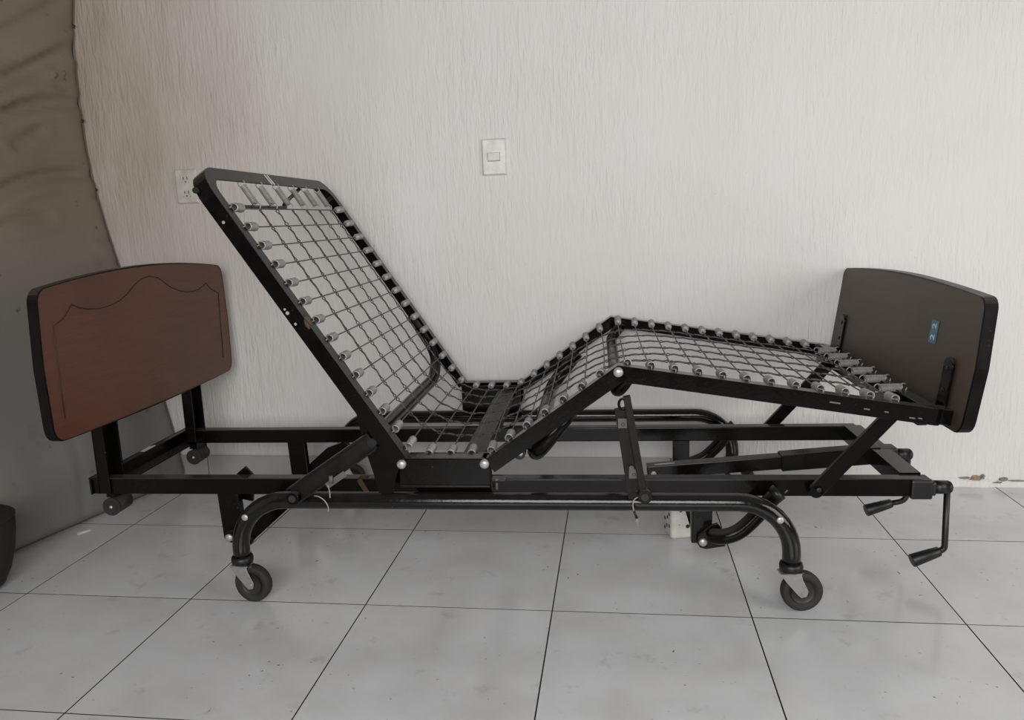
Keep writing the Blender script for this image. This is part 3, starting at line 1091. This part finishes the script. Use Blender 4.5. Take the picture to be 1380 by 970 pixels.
# carrying rollers under the head end
for s in (-1, 1):
    y0 = -.245 if s < 0 else .185
    r_ = empty('end_roller', (-1.078, y0, .184), 0, bed)
    MB().cyl((0, 0, 0), (0, .062, 0), .0235, n=24).tube([(0, -.0005, 0), (0, .004, 0)], .0245, 24).build('roller_wheel', RUBBER, r_)
    MB().dome((0, -.001, 0), (0, -1, 0), .005, .004, 10).build('axle_tip', RIVET, r_)
    MB().tube([(0, -.0012, 0), (0, -.0018, 0)], .016, 20).build('hub_disc', HUB, r_)
    m = MB().box((-.012, .064, 0), (.012, .068, .050)).box((-.012, .004, .026), (.012, .068, .050))
    m.build('roller_bracket', BLACK, r_)
# hanging plates
for s in (-1, 1):
    for x0, x1, lean in ((-.778, -.722, .006), (.437, .487, 0)):
        y0, y1 = sorted((s*.222, s*.246))
        m = MB().prism([(x0+lean, .098), (x1+lean, .098), (x1, .224), (x0, .224)], y0, y1)
        m.build('hanging_plate', BLACK, bed, .002)
m = MB().prism([(-.734, .195), (-.700, .188), (-.690, .258), (-.712, .284), (-.736, .265)], -.210, -.202)
m.build('gusset_plate', BLACK, bed)

# --- side tubes on castors
TR = .0205
def leg_tube(s):
    y = s*.385
    P = [(-.655, y, .100), (-.655, y, .135)]
    P += [(x, y, z) for x, z in arc((-.533, .137), .122, pi, pi/2, 10)]
    P += [(x, y, z) for x, z in arc((.522, .139), .119, pi/2, 0, 10)]
    P += [(.641, y, .100)]
    return P
for s in (-1, 1):
    t = MB().tube(leg_tube(s), TR, 20).build('side_tube', GLOSS, bed)
    for x, z in ((-.628, .222), (.610, .224)):
        MB().dome((x, s*(.385+TR-.001), z), (0, s, 0), .0085, .004, 14).build('tube_bolt', RIVET, t)
    for x in (-.655, .641):
        MB().lathe([(TR, .117), (.0245, .116), (.0265, .109), (.0255, .100), (.022, .097), (.0, .097)], (x, s*.385, 0), 20).build('tube_collar', PLASTIC, t)

def make_caster(x, y, rz):
    c = empty('caster', (x, y, 0), rz, bed)
    wx, wz, wr = .025, .0475, .0465
    prof_ = [(-.0125, wr-.004), (-.010, wr-.001), (0, wr), (.010, wr-.001), (.0125, wr-.004), (.0115, wr-.014), (.008, wr-.017)]
    m = MB()
    n = 32
    vs, fs = [], []
    pr = [(-.006, .006), (-.008, wr-.017), (-.0115, wr-.014)] + prof_ + [(.006, .006)]
    for yy, r in pr:
        for k in range(n):
            a = 2*pi*k/n
            vs.append((wx + r*cos(a), yy, wz + r*sin(a)))
    for i in range(len(pr)-1):
        for k in range(n):
            k2 = (k+1) % n
            fs.append((i*n+k, i*n+k2, (i+1)*n+k2, (i+1)*n+k))
    m.add(vs, fs, True)
    wo = m.build('wheel', RUBBER, c)
    for s_ in (-1, 1):
        MB().lathe([(.0, .0092), (.010, .0094), (.013, .0080), (.024, .0080), (.0270, .0104)], (0, 0, 0), 24).build('hub_disc', HUB, wo).matrix_local = Matrix.Translation((wx, 0, wz)) @ Matrix.Rotation(-s_*pi/2, 4, 'X')
    m = MB()
    for s_ in (-1, 1):
        a, b_ = sorted((s_*.0165, s_*.0145))
        m.prism([(-.028, .094), (.018, .094), (.023, .078), (.0355, .052), (.032, .039), (.020, .036), (.012, .043), (-.014, .074)], a, b_)
    m.box((-.026, -.0165, .091), (.020, .0165, .0945))
    m.cyl((0, 0, .0945), (0, 0, .102), .016, n=18)
    m.build('fork', ZINC, c, .0015)
    MB().tube([(wx, -.0195, wz), (wx, .0195, wz)], .0052, 12).build('axle', ZINC, c)
    MB().tube([(.018, -.006, .092), (.030, -.006, .090)], .006, 8).build('brake_tab', HUB, c)
    return c
make_caster(-.655, -.385, radians(-9))
make_caster(.641, -.385, radians(6))
make_caster(-.655, .385, radians(12))
make_caster(.641, .385, radians(-5))

# --- levers that raise the base on its side tubes
for s in (-1, 1):
    arcp = smooth_path([(.480, s*.270, .128), (.510, s*.286, .134), (.543, s*.290, .149), (.579, s*.290, .184), (.612, s*.290, .2255), (.629, s*.290, .2450)], 5)
    m = MB().tube(arcp, .0190, 16)
    a, b_ = sorted((s*.250, s*.262))
    m.prism([(.448, .106), (.456, .094), (.470, .090), (.515, .098), (.520, .128), (.498, .155), (.484, .150), (.452, .122)], a, b_)
    lv = m.build('hoist_lever', BLACK, bed)
    MB().dome((.463, s*.262, .108), (0, s, 0), .0108, .006, 16).build('lever_bolt', RIVET, lv)
    e = Vector((.630, s*.290, .246)); d = Vector((.028, 0, .026)).normalized()
    MB().tube([e - d*.012, e + d*.004], .0205, 16).build('tube_end', PLASTIC, lv)
    MB().tube([e + d*.004 + Vector((.012, 0, -.004)), e + d*.012 + Vector((.013, 0, -.002))], .0020, 6).build('end_screw', CLIP, lv)
    a, b_ = sorted((s*.252, s*.272))
    m = MB().prism([(-.758, .112), (-.752, .102), (-.740, .098), (-.690, .0985), (-.680, .104), (-.580, .190), (-.598, .215), (-.660, .192), (-.735, .128), (-.754, .124)], a, b_)
    m.cyl((-.610, s*.27, .200), (-.610, s*.37, .222), .011, n=12)
    m.cyl((-.684, s*.27, .107), (-.684, s*.285, .107), .008, n=10)
    lv = m.build('hoist_lever', BLACK, bed, .001)
    MB().dome((-.744, s*.272, .112), (0, s, 0), .0108, .006, 16).build('lever_bolt', RIVET, lv)
MB().cyl((.455, -.22, .11), (.455, .22, .11), .012, n=14).build('hoist_shaft', BLACK, bed)

# --- two lift arms: open channels standing in front of the side tube
def channel(p, q, wd, depth, yweb, name, flip=1):
    p, q = Vector((p[0], yweb, p[1])), Vector((q[0], yweb, q[1]))
    t = (q-p).normalized()
    b_ = Vector((-t.z, 0, t.x))
    m = MB()
    m.bar(p, q, wd, .004, (0, 1, 0))
    for e in (-1, 1):
        o = b_*(e*(wd/2-.002)) + Vector((0, -depth/2, 0))
        m.bar(p+o, q+o, .004, depth, (0, 1, 0))
    return m.build(name, ARMPAINT, bed, .001)
a1 = channel((-.497, .283), (-.300, .413), .044, .020, -.412, 'lift_arm')
MB().tube([(-.493, -.436, .281), (-.493, -.407, .281)], .0145, 18).build('pivot_bush', BLACK, a1)
MB().tube([(-.493, -.4375, .281), (-.493, -.4355, .281)], .0085, 16).build('bush_bore', SLOT, a1)
a2 = MB().bar((.293, -.413, .276), (.264, -.413, .486), .030, .004, (0, 1, 0)).bar((.312, -.418, .285), (.276, -.418, .512), .016, .022, (0, 1, 0)).build('lift_arm', ARMPAINT, bed, .001)
MB().tube([(.313, -.436, .288), (.313, -.407, .288)], .0155, 18).build('pivot_bush', BLACK, a2)
MB().tube([(.313, -.4375, .288), (.313, -.4355, .288)], .0085, 16).build('bush_bore', SLOT, a2)
MB().tube([(.267+.008*cos(a), -.416, .494+.012*sin(a)) for a in [2*pi*k/14 for k in range(14)]], .003, 6, closed=True).build('eye_ring', BLACK, a2)
d1 = Vector((.197, 0, .130)).normalized(); n1 = Vector((-d1.z, 0, d1.x))
p1 = Vector((-.394, -.436, .331)) - n1*.008
MB().bar(p1 - d1*.022, p1 + d1*.034, .014, .002, (0, 1, 0)).build('clip_plate', CLIP, a1, .0005, 'light grey steel clip')
MB().tube([p1 - d1*.006 + Vector((0, -.004, .0)), p1 - d1*.006 + Vector((0, -.004, .018))], .005, 10).build('clip_bolt', CLIP, a1)
for x, z in ((.2655, .452), (.2885, .337)):
    c_ = MB().box((x-.009, -.4185, z-.012), (x+.011, -.4155, z+.010)).build('clip_plate', CLIP, a2, .0005, 'light grey steel clip')
    MB().dome((x+.002, -.4185, z-.003), (0, -1, 0), .004, .003, 10).build('clip_bolt', CLIP, a2)
MB().tube([(.285, -.4165, .350), (.285, -.4215, .350)], .0055, 12).build('clip_bolt', CLIP, a2)
MB().tube(smooth_path([(-.446, -.420, .283), (-.432, -.428, .284), (-.419, -.430, .276), (-.411, -.430, .262), (-.412, -.428, .248)], 5), .0013, 5).build('loose_wire', WHITE_WIRE, a1, label='thin pale wire hanging from the arm')
MB().tube(smooth_path([(-.403, -.440, .316), (-.404, -.430, .296), (-.405, -.428, .281)], 4), .0015, 5).build('loose_wire', WHITE_WIRE, a1)
MB().tube(smooth_path([(.303, -.428, .288), (.290, -.432, .281), (.287, -.432, .268), (.289, -.432, .254)], 5), .0014, 5).build('loose_wire', WHITE_WIRE, a2)
MB().tube([(.289, -.432, .255), (.2955, -.432, .238)], [.0022, .0034], 8).build('wire_sleeve', GRIP, a2)
m = MB()
for k in range(4):
    m.tube([(.2955, -.432, .238), (.297+.003*(k-1.5), -.432+.001*(k % 2), .224-.004*(k % 3))], .0006, 4)
m.build('wire_strands', WHITE_WIRE, a2)

# --- two screw drives with cranks at the foot end
def crank(name, xs, y, z, arm_bot, handle0, handle1, parent):
    root = empty(name, (0, 0, 0), 0, parent)
    MB().tube([(xs, y, z), (xs+.034, y, z)], .0160, 18).dome((xs+.034, y, z), (1, 0, 0), .0160, .012, 18).build('crank_hub', PLASTIC, root)
    xa = xs+.034
    MB().tube(rounded([(xa, y, z), (xa+.003, y, arm_bot), (handle0[0], handle0[1], handle0[2])], .025, 6), .0072, 12).build('crank_arm', PLASTIC, root)
    h0, h1 = Vector(handle0), Vector(handle1)
    MB().tube([h0 + (h0-h1)*.02, h0, h0 + (h1-h0)*.3, h1 - (h1-h0)*.03, h1], [.0105, .0118, .0135, .0160, .0150], 16).build('crank_grip', GRIP, root)
    return root
c1 = crank('near_crank', .996, -.235, .2405, .086, (1.020, -.237, .0795), (.957, -.242, .0570), bed)
c1.name = 'crank'
m = MB().box((.941, -.258, .2165), (.990, -.208, .2640)).box((.990, -.252, .2230), (1.000, -.216, .2570))
m.build('drive_cap', PLASTIC, c1, .006)
c2 = crank('mid_crank', .996, .0, .2465, .118, (.992, -.004, .1110), (.926, -.010, .0925), bed)
c2.name = 'crank'
MB().bar((.345, 0, .2005), (.72, 0, .2305), .037, .036, (0, 1, 0)).build('drive_tube', BLACK, c2, .003)
MB().bar((.70, 0, .2285), (.955, 0, .2500), .046, .044, (0, 1, 0)).build('drive_sleeve', BLACK, c2, .003)
MB().box((.950, -.024, .226), (.997, .024, .270)).build('drive_cap', PLASTIC, c2, .005)
MB().dome((.362, -.0185, .199), (0, -1, 0), .008, .003, 12).build('drive_pin', RIVET, c2)
MB().bar((.365, -.005, .2205), (.42, -.005, .2255), .010, .001, (0, 0, 1)).build('paint_chip', simple('scraped_light', (.42, .40, .37), .6), c2)
